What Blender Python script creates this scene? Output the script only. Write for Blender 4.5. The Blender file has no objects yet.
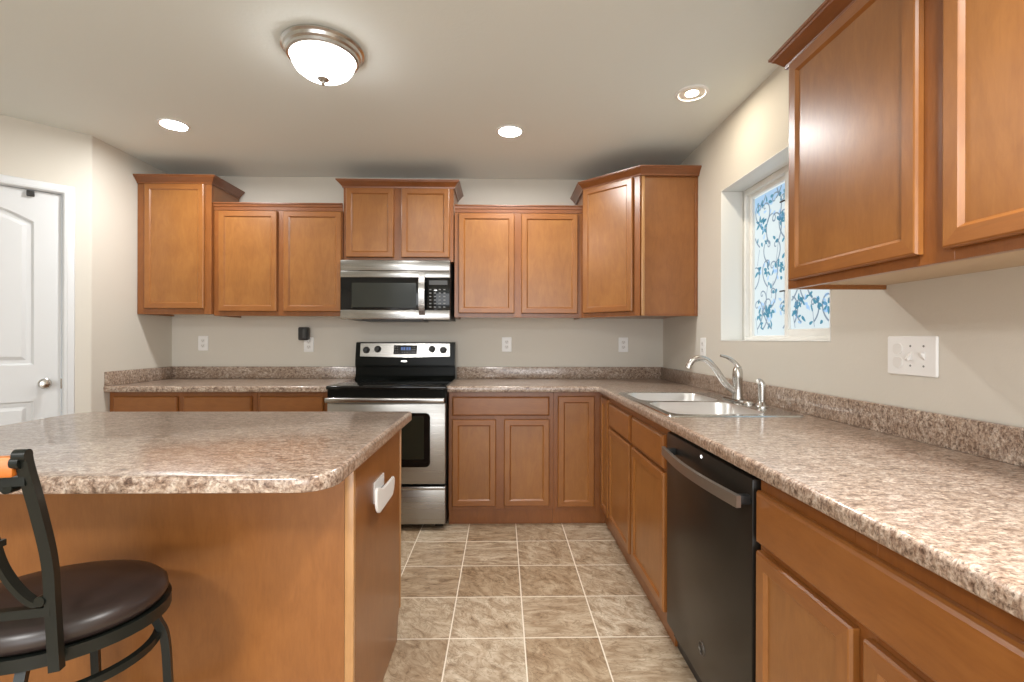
import bpy, bmesh, math, random
from mathutils import Matrix, Vector
PI = math.pi
S = bpy.context.scene
COL = S.collection
random.seed(7)

# ------------------------------------------------------------------ camera, world, light, exposure
cd = bpy.data.cameras.new('camera')
cam = bpy.data.objects.new('camera', cd); COL.objects.link(cam)
cd.sensor_width = 36.0
cd.lens = 475.0 / 1024 * 36.0
cd.shift_y = -1.0 / 1024
cd.clip_start = 0.02
cam.matrix_world = (Matrix.Translation((0, 0, 1.214)) @ Matrix.Rotation(-math.atan(10 / 475), 4, 'Z')
                    @ Matrix.Rotation(PI / 2, 4, 'X') @ Matrix.Rotation(0.0025, 4, 'Z'))
S.camera = cam

w = bpy.data.worlds.new('world'); S.world = w; w.use_nodes = True
w.node_tree.nodes['Background'].inputs[0].default_value = (0.94, 0.975, 1.0, 1)
w.node_tree.nodes['Background'].inputs[1].default_value = 0.86

S.view_settings.view_transform = 'Standard'
S.view_settings.look = 'None'
S.view_settings.gamma = 1.0
S.view_settings.use_curve_mapping = False
S.view_settings.exposure = 0.50


def area(name, loc, rot, size, energy, color, shape='RECTANGLE', sy=None, spread=PI):
    l = bpy.data.lights.new(name, 'AREA'); l.shape = shape; l.size = size
    if sy: l.size_y = sy
    l.energy = energy; l.color = color; l.spread = spread
    o = bpy.data.objects.new(name, l); COL.objects.link(o)
    o.location = loc; o.rotation_euler = rot
    return o


# daylight from the living-room windows behind the camera
area('rear_daylight', (-0.2, -2.9, 1.25), (PI / 2, 0, 0), 2.8, 50, (0.97, 0.985, 1.0), sy=1.9)
# unseen fill added behind the camera for the island front and right cabinets
area('rear_fill_light', (-1.4, -1.3, 2.44), (0, 0, 0), .5, 55, (1.0, .99, .97), 'DISK')
# unseen overhead fill added above the walkway to lift floor and counters
area('overhead_fill_light', (.585, .30, 2.44), (0, 0, 0), .2, 21, (1.0, .985, .96), 'DISK', spread=math.radians(125))


# ------------------------------------------------------------------ materials
def new_mat(name, color=(.8, .8, .8), rough=.5, metal=0.0, coat=0.0, spec=.5, emit=None, estr=0.0):
    m = bpy.data.materials.new(name); m.use_nodes = True
    b = m.node_tree.nodes['Principled BSDF']
    b.inputs['Base Color'].default_value = (*color, 1)
    b.inputs['Roughness'].default_value = rough
    b.inputs['Metallic'].default_value = metal
    b.inputs['Specular IOR Level'].default_value = spec
    b.inputs['Coat Weight'].default_value = coat
    if emit:
        b.inputs['Emission Color'].default_value = (*emit, 1)
        b.inputs['Emission Strength'].default_value = estr
    return m


class N:
    def __init__(s, m):
        s.t = m.node_tree; s.b = s.t.nodes['Principled BSDF']

    def n(s, typ, **kw):
        x = s.t.nodes.new(typ)
        for k, v in kw.items():
            if k.startswith('i_'):
                x.inputs[k[2:].replace('_', ' ')].default_value = v
            else:
                setattr(x, k, v)
        return x

    def l(s, a, ao, b, bi):
        s.t.links.new(a.outputs[ao], b.inputs[bi])

    def coord(s, scale=(1, 1, 1), rot=(0, 0, 0)):
        tc = s.n('ShaderNodeTexCoord'); mp = s.n('ShaderNodeMapping')
        mp.inputs['Scale'].default_value = scale; mp.inputs['Rotation'].default_value = rot
        s.l(tc, 'Object', mp, 'Vector'); return mp

    def noise(s, vec, scale, detail=3, rough=.55, dist=0.0):
        x = s.n('ShaderNodeTexNoise'); x.inputs['Scale'].default_value = scale
        x.inputs['Detail'].default_value = detail; x.inputs['Roughness'].default_value = rough
        x.inputs['Distortion'].default_value = dist
        s.t.links.new(vec.outputs[0], x.inputs['Vector']); return x

    def ramp(s, src, out, stops):
        r = s.n('ShaderNodeValToRGB'); e = r.color_ramp.elements
        while len(e) < len(stops): e.new(.5)
        for el, (p, c) in zip(e, stops):
            el.position = p; el.color = (*c, 1) if len(c) == 3 else c
        s.l(src, out, r, 'Fac'); return r

    def mix(s, fac, a, b, mode='MIX', f=None):
        x = s.n('ShaderNodeMix', data_type='RGBA', blend_type=mode)
        if fac is None: x.inputs[0].default_value = f
        else: s.t.links.new(fac, x.inputs[0])
        s.t.links.new(a, x.inputs[6]); s.t.links.new(b, x.inputs[7]); return x

    def bump(s, h, strength, dist=.01):
        x = s.n('ShaderNodeBump'); x.inputs['Strength'].default_value = strength
        x.inputs['Distance'].default_value = dist
        s.t.links.new(h, x.inputs['Height']); s.l(x, 'Normal', s.b, 'Normal')


def wood(name, c1, c2, c3, grain='Z', rough=.3, gs=1.0, coat=.32):
    m = new_mat(name, c2, rough, coat=coat); n = N(m)
    n.b.inputs['Coat Roughness'].default_value = .33
    sc = {'Z': (7, 7, 2.2), 'X': (2.2, 7, 7)}[grain]
    v = n.coord(tuple(a * gs for a in sc))
    a = n.noise(v, 2.0, 6, .62, 1.6)
    r = n.ramp(a, 'Fac', [(.25, c1), (.5, c2), (.75, c3)])
    sc2 = {'Z': (70, 70, 9), 'X': (9, 70, 70)}[grain]
    v2 = n.coord(sc2)
    b = n.noise(v2, 2.0, 4, .65, .6)
    r2 = n.ramp(b, 'Fac', [(.3, (.92, .91, .90)), (.6, (1.02, 1.02, 1.02))])
    v3 = n.coord((3, 3, 3)); cc = n.noise(v3, 2.4, 3)
    r3 = n.ramp(cc, 'Fac', [(.3, (.93, .91, .89)), (.7, (1.06, 1.06, 1.05))])
    x = n.mix(None, r.outputs[0], r2.outputs[0], 'MULTIPLY', 1.0)
    y = n.mix(None, x.outputs[2], r3.outputs[0], 'MULTIPLY', 1.0)
    n.l(y, 2, n.b, 'Base Color')
    return m


W_DOOR = wood('maple_panel', (0.255, 0.0965, 0.0207), (0.295, 0.1177, 0.0266), (0.335, 0.1399, 0.0339))
W_STILE = wood('maple_stile', (0.250, 0.0897, 0.0184), (0.285, 0.1081, 0.0236), (0.325, 0.1283, 0.0303))
W_RAIL = wood('maple_rail', (0.240, 0.0830, 0.0166), (0.275, 0.0994, 0.0214), (0.310, 0.1177, 0.0273), 'X')
W_FACE = wood('maple_face_frame', (0.205, 0.0660, 0.0127), (0.240, 0.0800, 0.0164), (0.275, 0.0960, 0.0213))
W_SIDE = wood('maple_side_veneer', (0.250, 0.0936, 0.0229), (0.280, 0.1071, 0.0273), (0.310, 0.1216, 0.0325))
W_CROWN = wood('maple_crown', (0.175, 0.0550, 0.0130), (0.205, 0.0666, 0.0170), (0.240, 0.0801, 0.0214), 'X')
W_EDGE = wood('maple_edge', (.42, .215, .080), (.47, .25, .10), (.52, .285, .12))
W_UNDER = new_mat('cabinet_underside', (.56, .42, .27), .5)
W_LOWD = W_DOOR


def laminate(name):
    m = new_mat(name, (.4, .33, .27), .3, spec=.5, coat=.7); n = N(m)
    n.b.inputs['Coat Roughness'].default_value = .14
    vi = n.coord((1, 1, 1)); vs = n.coord((1, 1.9, 1.2))
    a = n.noise(vs, 52, 6, .72, .7)
    r = n.ramp(a, 'Fac', [(.32, (.085, .052, .038)), (.41, (.225, .152, .113)), (.48, (.345, .260, .205)), (.55, (.46, .375, .31)), (.67, (.62, .55, .475))])
    c = n.noise(vs, 8, 6, .68, 1.6)
    r3 = n.ramp(c, 'Fac', [(.33, (.72, .64, .58)), (.44, (.92, .87, .82)), (.54, (1.0, .99, .98)), (.70, (1.22, 1.22, 1.21))])
    b = n.noise(vi, 160, 3, .65, .3)
    r2 = n.ramp(b, 'Fac', [(.34, (.34, .29, .27)), (.44, (.90, .88, .86)), (.56, (1.05, 1.04, 1.03)), (.68, (1.4, 1.36, 1.30))])
    x = n.mix(None, r.outputs[0], r2.outputs[0], 'MULTIPLY', .95)
    y = n.mix(None, x.outputs[2], r3.outputs[0], 'MULTIPLY', 1.0)
    n.l(y, 2, n.b, 'Base Color')
    return m


LAM = laminate('stone_look_laminate')


def paint(name, c, rough=.6, bs=.12, scale=90):
    m = new_mat(name, c, rough, spec=.3); n = N(m)
    v = n.coord(); a = n.noise(v, scale, 3, .6)
    n.bump(a.outputs['Fac'], bs, .004)
    return m


WALL = paint('beige_wall_paint', (.665, .63, .56))
CEIL = paint('ceiling_paint', (.785, .83, .81), .7, .2, 60)
TRIMW = new_mat('white_trim_paint', (.70, .72, .735), .35)
WHITE = new_mat('white_plastic', (.88, .88, .87), .35)
WHITE2 = new_mat('white_plastic_cap', (.80, .79, .77), .4)
VINYL = new_mat('white_vinyl', (.88, .88, .85), .35)


def floor_mat():
    m = new_mat('slate_look_tile', (.4, .33, .26), .42); n = N(m)
    tc = n.n('ShaderNodeTexCoord'); sp = n.n('ShaderNodeSeparateXYZ'); n.l(tc, 'Object', sp, 0)

    def math_(op, a, b=None, c=None):
        x = n.n('ShaderNodeMath', operation=op)
        for i, q in enumerate((a, b, c)):
            if q is None: continue
            if isinstance(q, (int, float)): x.inputs[i].default_value = q
            else: n.t.links.new(q, x.inputs[i])
        return x.outputs[0]
    u = math_('DIVIDE', math_('SUBTRACT', sp.outputs[0], -.5155), .3047)
    v = math_('DIVIDE', math_('SUBTRACT', sp.outputs[1], 1.9345), .3105)
    fu = math_('FRACT', u); fv = math_('FRACT', v)
    iu = math_('FLOOR', u); iv = math_('FLOOR', v)
    du = math_('MINIMUM', fu, math_('SUBTRACT', 1.0, fu)); dv = math_('MINIMUM', fv, math_('SUBTRACT', 1.0, fv))
    d = math_('MINIMUM', du, dv)
    grout = math_('LESS_THAN', d, .0085)
    cid = n.n('ShaderNodeCombineXYZ'); n.t.links.new(iu, cid.inputs[0]); n.t.links.new(iv, cid.inputs[1])
    wn = n.n('ShaderNodeTexWhiteNoise', noise_dimensions='2D'); n.l(cid, 0, wn, 'Vector')
    sw = n.n('ShaderNodeSeparateColor'); n.l(wn, 'Color', sw, 0)
    # each tile its own slice of the stone
    flip = math_('GREATER_THAN', sw.outputs[0], .55)
    cA = n.n('ShaderNodeCombineXYZ'); n.t.links.new(math_('MULTIPLY', fu, .9), cA.inputs[0]); n.t.links.new(math_('MULTIPLY', fv, 3.2), cA.inputs[1])
    cB = n.n('ShaderNodeCombineXYZ'); n.t.links.new(math_('MULTIPLY', math_('ADD', fu, fv), 1.9), cB.inputs[0]); n.t.links.new(math_('MULTIPLY', math_('SUBTRACT', fv, fu), 1.0), cB.inputs[1])
    vm = n.n('ShaderNodeMix', data_type='VECTOR'); n.t.links.new(flip, vm.inputs[0]); n.l(cA, 0, vm, 4); n.l(cB, 0, vm, 5)
    off = n.n('ShaderNodeVectorMath', operation='MULTIPLY_ADD'); n.l(wn, 'Color', off, 0); off.inputs[1].default_value = (37, 41, 29); n.l(vm, 1, off, 2)
    a = n.noise(off, 2.1, 8, .70, 1.0)
    r = n.ramp(a, 'Fac', [(.28, (.18, .120, .075)), (.40, (.36, .27, .183)), (.50, (.47, .378, .278)), (.60, (.575, .49, .38)), (.75, (.76, .67, .55))])
    vn = n.noise(off, 2.6, 5, .6, 1.4)
    ab = math_('ABSOLUTE', math_('SUBTRACT', vn.outputs['Fac'], .5))
    vr = n.n('ShaderNodeValToRGB'); n.t.links.new(ab, vr.inputs['Fac'])
    e_ = vr.color_ramp.elements; e_[0].position = .0; e_[0].color = (.50, .44, .37, 1); e_[1].position = .030; e_[1].color = (1, 1, 1, 1)
    hue = n.ramp(sw, 1, [(.0, (.72, .62, .50)), (.5, (.93, .88, .81)), (1.0, (1.06, 1.06, 1.04))])
    x0_ = n.mix(None, r.outputs[0], vr.outputs[0], 'MULTIPLY', .75)
    x = n.mix(None, x0_.outputs[2], hue.outputs[0], 'MULTIPLY', .9)
    g = n.n('ShaderNodeRGB'); g.outputs[0].default_value = (.82, .74, .62, 1)
    y = n.mix(grout, x.outputs[2], g.outputs[0])
    n.l(y, 2, n.b, 'Base Color')
    n.bump(a.outputs['Fac'], .25, .004)
    return m


FLOOR = floor_mat()


def steel(name, c=(.36, .345, .325), rough=.3, axis='X'):
    m = new_mat(name, c, rough, 1.0); n = N(m)
    v = n.coord({'X': (1.5, 250, 250), 'Z': (250, 250, 1.5)}[axis])
    a = n.noise(v, 1.0, 2)
    r = n.ramp(a, 'Fac', [(.3, (rough * .85,) * 3), (.7, (rough * 1.2,) * 3)])
    n.l(r, 0, n.b, 'Roughness')
    return m


STEEL = steel('brushed_stainless')
STEEL_B = steel('bright_stainless', (.39, .38, .365), .24)
SINK = steel('sink_stainless', (.60, .60, .59), .2)
BOWL = steel('bowl_stainless', (.80, .80, .79), .36)
NICKEL = new_mat('brushed_nickel', (.60, .585, .56), .24, 1.0)
CHROME = new_mat('polished_chrome', (.72, .71, .69), .12, 1.0)
BLACK = new_mat('black_enamel', (.008, .009, .008), .2, spec=.12)
GLASSB = new_mat('black_glass', (.006, .006, .006), .06, spec=.35)
GLASSO = new_mat('oven_glass', (.018, .020, .014), .08)
GLASSM = new_mat('microwave_glass', (.030, .032, .027), .12, spec=.35)
BLACKP = new_mat('black_plastic', (.02, .02, .02), .4)
DARK = new_mat('dark_gap', (.01, .009, .008), .8)
DWB = new_mat('black_stainless', (.016, .013, .010), .32, .0, spec=.4)
DWH = new_mat('black_stainless_handle', (.40, .36, .32), .36, .9)
IRON = new_mat('black_iron', (.010, .012, .010), .3, .0, spec=.35)
LEATHER = new_mat('brown_leatherette', (.034, .023, .020), .34)
ORANGE = wood('orange_wood', (.48, .12, .012), (.56, .16, .018), (.64, .21, .03), 'X')
GREY = new_mat('grey_print', (.22, .22, .22), .5)
DGREY = new_mat('dark_grey_plastic', (.06, .06, .06), .4)
BADGE = new_mat('dark_badge', (.12, .11, .10), .35, .6)
BLUELED = new_mat('blue_display', (.02, .04, .12), .4, emit=(.18, .35, .9), estr=.28)
LEDW = new_mat('white_indicator', (.9, .9, .9), .4, emit=(1, 1, 1), estr=2.0)
PANE = new_mat('frosted_film', (.10, .11, .115), .3, emit=(.74, .86, .895), estr=.62)
VINE = new_mat('vine_print', (.10, .14, .20), .4, emit=(.27, .36, .45), estr=.42)
LEAF = new_mat('teal_leaf_print', (.02, .12, .20), .4, emit=(.09, .31, .43), estr=.45)
PALEB = new_mat('pale_blue_print', (.2, .3, .45), .4, emit=(.34, .54, .74), estr=.55)
GLOBE = new_mat('frosted_lamp_glass', (.85, .84, .82), .3, emit=(1.0, .985, .96), estr=8.5)
CANW = new_mat('cool_lamp_disc', (.9, .9, .9), .4, emit=(1, .99, .97), estr=310)
CANY = new_mat('warm_lamp_disc', (.9, .85, .75), .4, emit=(1, .88, .70), estr=330)
CANI = new_mat('lamp_reflector', (.85, .80, .72), .3)


# ------------------------------------------------------------------ mesh helpers
def box(bm, x0, x1, y0, y1, z0, z1, bev=0.0, mi=0, seg=2):
    vs = [bm.verts.new((x, y, z)) for z in (z0, z1) for y in (y0, y1) for x in (x0, x1)]
    fs = []
    for q in ((0, 2, 3, 1), (4, 5, 7, 6), (0, 1, 5, 4), (2, 6, 7, 3), (0, 4, 6, 2), (1, 3, 7, 5)):
        f = bm.faces.new([vs[i] for i in q]); f.material_index = mi; fs.append(f)
    if bev > 0:
        es = list({e for f in fs for e in f.edges})
        bmesh.ops.bevel(bm, geom=es, offset=bev, segments=seg, affect='EDGES', profile=.5, clamp_overlap=True)
    return bm


def BX(*a, **k):
    return box(bmesh.new(), *a, **k)


def loft(bm, loops, cap0=True, cap1=True, close=True, mi=0):
    """loops: lists of 3-D points, all the same length; skins between them"""
    L = [[bm.verts.new(p) for p in lp] for lp in loops]
    n = len(L[0])
    for a, b in zip(L, L[1:]):
        for i in range(n if close else n - 1):
            j = (i + 1) % n
            f = bm.faces.new((a[i], a[j], b[j], b[i])); f.material_index = mi
    if cap0: bm.faces.new(L[0][::-1]).material_index = mi
    if cap1: bm.faces.new(L[-1]).material_index = mi
    return bm


def circ(cx, cy, z, r, n=32, ry=None, rot=0):
    ry = ry or r
    out = []
    for i in range(n):
        a = 2 * PI * i / n
        x, y = r * math.cos(a), ry * math.sin(a)
        out.append((cx + x * math.cos(rot) - y * math.sin(rot), cy + x * math.sin(rot) + y * math.cos(rot), z))
    return out


def lathe(bm, prof, cx=0, cy=0, n=32, cap0=True, cap1=True):
    return loft(bm, [circ(cx, cy, z, max(r, 1e-4), n) for r, z in prof], cap0, cap1)


def rrect(cx, cy, wd, h, r, n=6):
    pts = []
    for sx, sy, a0 in ((1, 1, 0), (-1, 1, 90), (-1, -1, 180), (1, -1, 270)):
        for k in range(n + 1):
            a = math.radians(a0 + 90 * k / n)
            pts.append((cx + sx * (wd / 2 - r) + r * math.cos(a), cy + sy * (h / 2 - r) + r * math.sin(a)))
    return pts


def offset_poly(pts, d):
    """inset a CCW polygon by d"""
    n = len(pts); out = []
    for i in range(n):
        p0, p, p1 = Vector(pts[i - 1]), Vector(pts[i]), Vector(pts[(i + 1) % n])
        a = (p - p0); b = (p1 - p)
        if a.length < 1e-9: a = b
        if b.length < 1e-9: b = a
        a = a.normalized(); b = b.normalized()
        na, nb = Vector((-a.y, a.x)), Vector((-b.y, b.x))
        m = na + nb
        m = m / max(m.dot(m) / 2, .3) if m.length > 1e-6 else na
        out.append((p.x + m.x * d, p.y + m.y * d))
    return out


def fill(bm, loops):
    """planar triangulated face between an outer loop and hole loops (3-D points); returns vert loops"""
    es, vl = [], []
    for lp in loops:
        v = [bm.verts.new(p) for p in lp]; vl.append(v)
        es += [bm.edges.new((v[i], v[(i + 1) % len(v)])) for i in range(len(v))]
    bmesh.ops.triangle_fill(bm, use_beauty=True, edges=es)
    return vl


def sweep(bm, path, prof, z0=0.0, mi=0):
    """mitred sweep of a closed (out, up) profile along a 2-D path; 'out' is right of travel"""
    n = len(path); loops = []
    for i, p in enumerate(path):
        p = Vector(p)
        nr = []
        if i > 0:
            d = (p - Vector(path[i - 1])).normalized(); nr.append(Vector((d.y, -d.x)))
        if i < n - 1:
            d = (Vector(path[i + 1]) - p).normalized(); nr.append(Vector((d.y, -d.x)))
        m = nr[0] if len(nr) == 1 else (nr[0] + nr[1]) / (1 + nr[0].dot(nr[1]))
        loops.append([(p.x + m.x * o, p.y + m.y * o, z0 + u) for o, u in prof])
    return loft(bm, loops, mi=mi)


def tube(bm, pts, r, n=10, square=False, ry=None, up=Vector((0, 0, 1)), caps=True):
    """tube with per-point radius along 3-D points"""
    pts = [Vector(p) for p in pts]
    loops = []
    for i, p in enumerate(pts):
        d = (pts[min(i + 1, len(pts) - 1)] - pts[max(i - 1, 0)]).normalized()
        u = up if abs(d.dot(up)) < .98 else Vector((0, 1, 0))
        s_ = d.cross(u).normalized(); t_ = s_.cross(d).normalized()
        ri = r[i] if isinstance(r, (list, tuple)) else r
        rj = (ry if ry is not None else ri)
        if square:
            lp = [p + s_ * (ri * a) + t_ * (rj * b) for a, b in ((-1, -1), (1, -1), (1, 1), (-1, 1))]
        else:
            lp = [p + s_ * (ri * math.cos(2 * PI * k / n)) + t_ * (rj * math.sin(2 * PI * k / n)) for k in range(n)]
        loops.append(lp)
    return loft(bm, loops, caps, caps)


def smooth_path(P, n=6):
    P = [Vector(p) for p in P]; out = []
    Q = [P[0]] + P + [P[-1]]
    for i in range(1, len(Q) - 2):
        for k in range(n):
            t = k / n
            out.append(.5 * ((2 * Q[i]) + (-Q[i - 1] + Q[i + 1]) * t + (2 * Q[i - 1] - 5 * Q[i] + 4 * Q[i + 1] - Q[i + 2]) * t * t
                             + (-Q[i - 1] + 3 * Q[i] - 3 * Q[i + 1] + Q[i + 2]) * t ** 3))
    out.append(P[-1]); return out


def obj(name, bm, mats, parent=None, M=None, world=False, smooth=True, ang=32):
    if M is not None: bmesh.ops.transform(bm, matrix=M, verts=bm.verts)
    if world and parent is not None:
        r = parent
        while r.parent is not None: r = r.parent
        bmesh.ops.translate(bm, vec=-Vector(r.location), verts=bm.verts)
    bmesh.ops.recalc_face_normals(bm, faces=bm.faces)
    me = bpy.data.meshes.new(name); bm.to_mesh(me); bm.free()
    for m in (mats if isinstance(mats, (list, tuple)) else [mats]): me.materials.append(m)
    if smooth:
        me.polygons.foreach_set('use_smooth', [True] * len(me.polygons))
        me.set_sharp_from_angle(angle=math.radians(ang))
    o = bpy.data.objects.new(name, me); COL.objects.link(o)
    if parent is not None: o.parent = parent
    return o


def thing(name, label, cat, loc=(0, 0, 0), rz=0.0, group=None):
    o = bpy.data.objects.new(name, None); COL.objects.link(o)
    o.location = loc; o.rotation_euler = (0, 0, rz); o.empty_display_size = .05
    o['label'] = label; o['category'] = cat
    if group: o['group'] = group
    return o


def struct(name, bm=None, mat=None, parent=None, loc=(0, 0, 0), rz=0.0):
    if bm is None:
        o = bpy.data.objects.new(name, None); COL.objects.link(o); o.location = loc; o.rotation_euler = (0, 0, rz)
    else:
        o = obj(name, bm, mat, parent); o.location = loc; o.rotation_euler = (0, 0, rz)
    if parent is None: o['kind'] = 'structure'
    return o


# ------------------------------------------------------------------ room shell
D = 3.695          # back wall
XR = 1.2614        # right wall
XL = -2.53         # left wall
CZ = 2.466
REAR = -3.0
struct('floor', BX(-4.4, 1.5, REAR, 3.85, -.06, 0), FLOOR)
struct('ceiling', BX(-4.4, 1.5, REAR, 3.85, CZ, CZ + .06), CEIL)
struct('wall_back', BX(XL - .12, XR + .2, D, D + .12, 0, CZ), WALL)
WY0, WY1, WZ0, WZ1 = 1.797, 2.713, 1.211, 2.076
b = bmesh.new()
box(b, XR, XR + .2, REAR, WY0, 0, CZ); box(b, XR, XR + .2, WY1, D, 0, CZ)
box(b, XR, XR + .2, WY0, WY1, 0, WZ0); box(b, XR, XR + .2, WY0, WY1, WZ1, CZ)
struct('wall_right', b, WALL)
# left stub, pantry diagonal with a rounded corner, and the wall that goes on to the left
b = bmesh.new()
R_ = .018
pts = [(XL, D)]
c0 = Vector((XL - R_, 2.98 - R_ * math.tan(PI / 8)))
for k in range(7):
    a = -PI / 4 * k / 6
    pts.append((XL - R_ + R_ * math.cos(a), 2.98 + R_ * math.tan(PI / 8) + R_ * math.sin(a)))
pts += [(XL - .09, 2.98 + .0 - .09 + .0)]
pts += [(XL - .09 - .07, 2.98 - .09 + .07), (XL - .1, 3.04), (XL - .1, D)]
loft(b, [[(x, y, 0) for x, y in pts], [(x, y, CZ) for x, y in pts]])
struct('wall_left', b, WALL)
Q2 = math.sqrt(.5)
DO0, DO1, DOZ = -.80, -.128, 2.078      # door opening along the diagonal
b = bmesh.new()
box(b, -1.16, DO0, 0, .1, 0, CZ); box(b, DO1, -.127, 0, .1, 0, CZ); box(b, DO0, DO1, 0, .1, DOZ, CZ)
struct('wall_pantry', b, WALL, loc=(XL, 2.98, 0), rz=PI / 4)
struct('wall_rear_blocker', BX(-4.4, -2.2, REAR, REAR + .1, 0, CZ), WALL)  # unseen panel added to block world light from the left rear
struct('wall_living', BX(-4.5, -4.4, REAR, 2.4, 0, CZ), WALL)
ex, ey = XL - 1.16 * Q2, 2.98 - 1.16 * Q2
struct('wall_side', BX(-4.4, ex, ey, ey + .1, 0, CZ), WALL)
struct('baseboard_side', BX(-4.4, ex - .005, ey - .013, ey - .001, .001, .085, bev=.003), TRIMW)

# pantry door with casing
dr = struct('door_1', loc=(XL, 2.98, 0), rz=PI / 4)
dw0, dw1, dz0, dz1 = DO0 + .005, DO1 - .006, .012, 2.072
b = bmesh.new()
yf = .012


def P3(pts, y): return [(x, y, z) for x, z in pts]


px0, px1 = dw0 + .115, dw1 - .115
pcx = (px0 + px1) / 2
arch = [(px0, 1.062), (px1, 1.062)]
for k in range(13):
    t = k / 12
    x = px1 + (px0 - px1) * t
    arch.append((x, 1.892 + .075 * math.sin(PI * t)))
lowp = [(px0, .24), (px1, .24), (px1, .853), (px0, .853)]
outer = [(dw0, dz0), (dw1, dz0), (dw1, dz1), (dw0, dz1)]
fill(b, [P3(outer, yf), P3(arch, yf), P3(lowp, yf)])
loft(b, [P3(outer, yf), P3(outer, yf + .035)], cap0=False)
for pn in (arch, lowp):
    loft(b, [P3(pn, yf), P3(offset_poly(pn, .010), yf + .013), P3(offset_poly(pn, .030), yf + .013), P3(offset_poly(pn, .050), yf + .003)], cap0=False)
bmesh.ops.remove_doubles(b, verts=b.verts, dist=1e-5)
obj('door_slab', b, TRIMW, dr, ang=20)
b = bmesh.new()
cas = [(0, 0), (0, -.010), (.006, -.016), (.018, -.017), (.022, -.013), (.044, -.011), (.050, -.008), (.054, 0)]


def casing_loop(x, z, sx, sz):
    return [(x + sx * o, y - .001, z + sz * o) for o, y in cas]


loft(b, [casing_loop(DO0, .001, -1, 0), casing_loop(DO0, DOZ, -1, 1), casing_loop(DO1, DOZ, 1, 1), casing_loop(DO1, .001, 1, 0)])
obj('door_casing', b, TRIMW, dr, ang=25)
b = bmesh.new()
box(b, DO0, DO0 + .003, 0, .1, 0, DOZ); box(b, DO1 - .003, DO1, 0, .1, 0, DOZ); box(b, DO0, DO1, 0, .1, DOZ - .003, DOZ)
obj('door_jamb', b, TRIMW, dr)
b = bmesh.new()
lathe(b, [(.030, 0), (.030, .005), (.024, .010), (.011, .014), (.011, .030), (.020, .036), (.028, .046), (.0285, .054), (.022, .063), (.008, .067)], n=28)
kn = obj('door_knob', b, NICKEL, dr, M=Matrix.Translation((-.203, yf, .952)) @ Matrix.Rotation(PI / 2, 4, 'X'))
obj('strike_plate', BX(DO1 - .009, DO1 - .002, -.001, .012, .918, .978), NICKEL, dr)
b = bmesh.new(); box(b, -.281, -.247, yf - .020, yf - .001, 2.036, 2.068, bev=.004)
lk = obj('top_latch', b, BLACKP, dr)

# window in the right wall
wn = struct('window_1')
XF = 1.388
b = bmesh.new()


def frame_x(bm, x0, x1, y0, y1, z0, z1, wy, wz0, wz1, bev=.003):
    box(bm, x0, x1, y0, y0 + wy, z0, z1, bev); box(bm, x0, x1, y1 - wy, y1, z0, z1, bev)
    box(bm, x0, x1, y0 + wy * .9, y1 - wy * .9, z0, z0 + wz0, bev); box(bm, x0, x1, y0 + wy * .9, y1 - wy * .9, z1 - wz1, z1, bev)


frame_x(b, XF, XF + .07, WY0 - .0, WY1, WZ0, WZ1, .035, .022, .035)
obj('window_frame', b, VINYL, wn)
b = bmesh.new(); frame_x(b, XF + .022, XF + .05, 2.285, WY1 - .033, WZ0 + .018, WZ1 - .033, .030, .012, .024)
sl = obj('fixed_sash', b, VINYL, wn)
b = bmesh.new(); frame_x(b, XF + .004, XF + .030, WY0 + .033, 2.315, WZ0 + .018, WZ1 - .033, .030, .040, .036)
sn = obj('sliding_sash', b, VINYL, wn)
XG1, XG2 = XF + .036, XF + .018
FP = (2.312, WY1 - .062, WZ0 + .032, WZ1 - .062)
NP = (WY0 + .062, 2.286, WZ0 + .057, WZ1 - .068)
pf = obj('pane', BX(XG1, XG1 + .004, *FP), PANE, sl)
pn = obj('pane', BX(XG2, XG2 + .004, *NP), PANE, sn)
b = bmesh.new()
for z in (1.46, 1.905): box(b, XF - .004, XF + .004, 2.310, 2.345, z - .0035, z + .0035, bev=.0015)
obj('sash_latch', b, BLACKP, wn)


def ribbon(bm, pts, wd, X):
    n = len(pts)
    L, R = [], []
    for i, p in enumerate(pts):
        a = Vector(pts[max(i - 1, 0)]); c = Vector(pts[min(i + 1, n - 1)])
        d = (c - a).normalized(); nn = Vector((-d.y, d.x)); w_ = wd[i] if isinstance(wd, list) else wd
        L.append(bm.verts.new((X, p[0] + nn.x * w_, p[1] + nn.y * w_))); R.append(bm.verts.new((X, p[0] - nn.x * w_, p[1] - nn.y * w_)))
    for i in range(n - 1): bm.faces.new((L[i], L[i + 1], R[i + 1], R[i]))


def leaf(bm, y, z, ln, wd, ang, X):
    c, s_ = math.cos(ang), math.sin(ang); vs = []
    for k in range(12):
        t = 2 * PI * k / 12
        a, q = ln / 2 + ln / 2 * math.cos(t), wd / 2 * math.sin(t) * (1 - .35 * math.cos(t))
        vs.append(bm.verts.new((X, y + a * c - q * s_, z + a * s_ + q * c)))
    bm.faces.new(vs)


def curl(y, z, ang, size, hand, turns=1.15, n=26):
    """a stem that sets off along ang and winds up into a scroll"""
    pts = [(y, z)]; a = ang; ds = size / n * 2.4
    for i in range(n):
        t = i / n
        a += hand * (2 * PI * turns / n) * (.35 + 1.9 * t * t)
        st = ds * (1 - .72 * t)
        y += math.cos(a) * st; z += math.sin(a) * st
        pts.append((y, z))
    return pts


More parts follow.
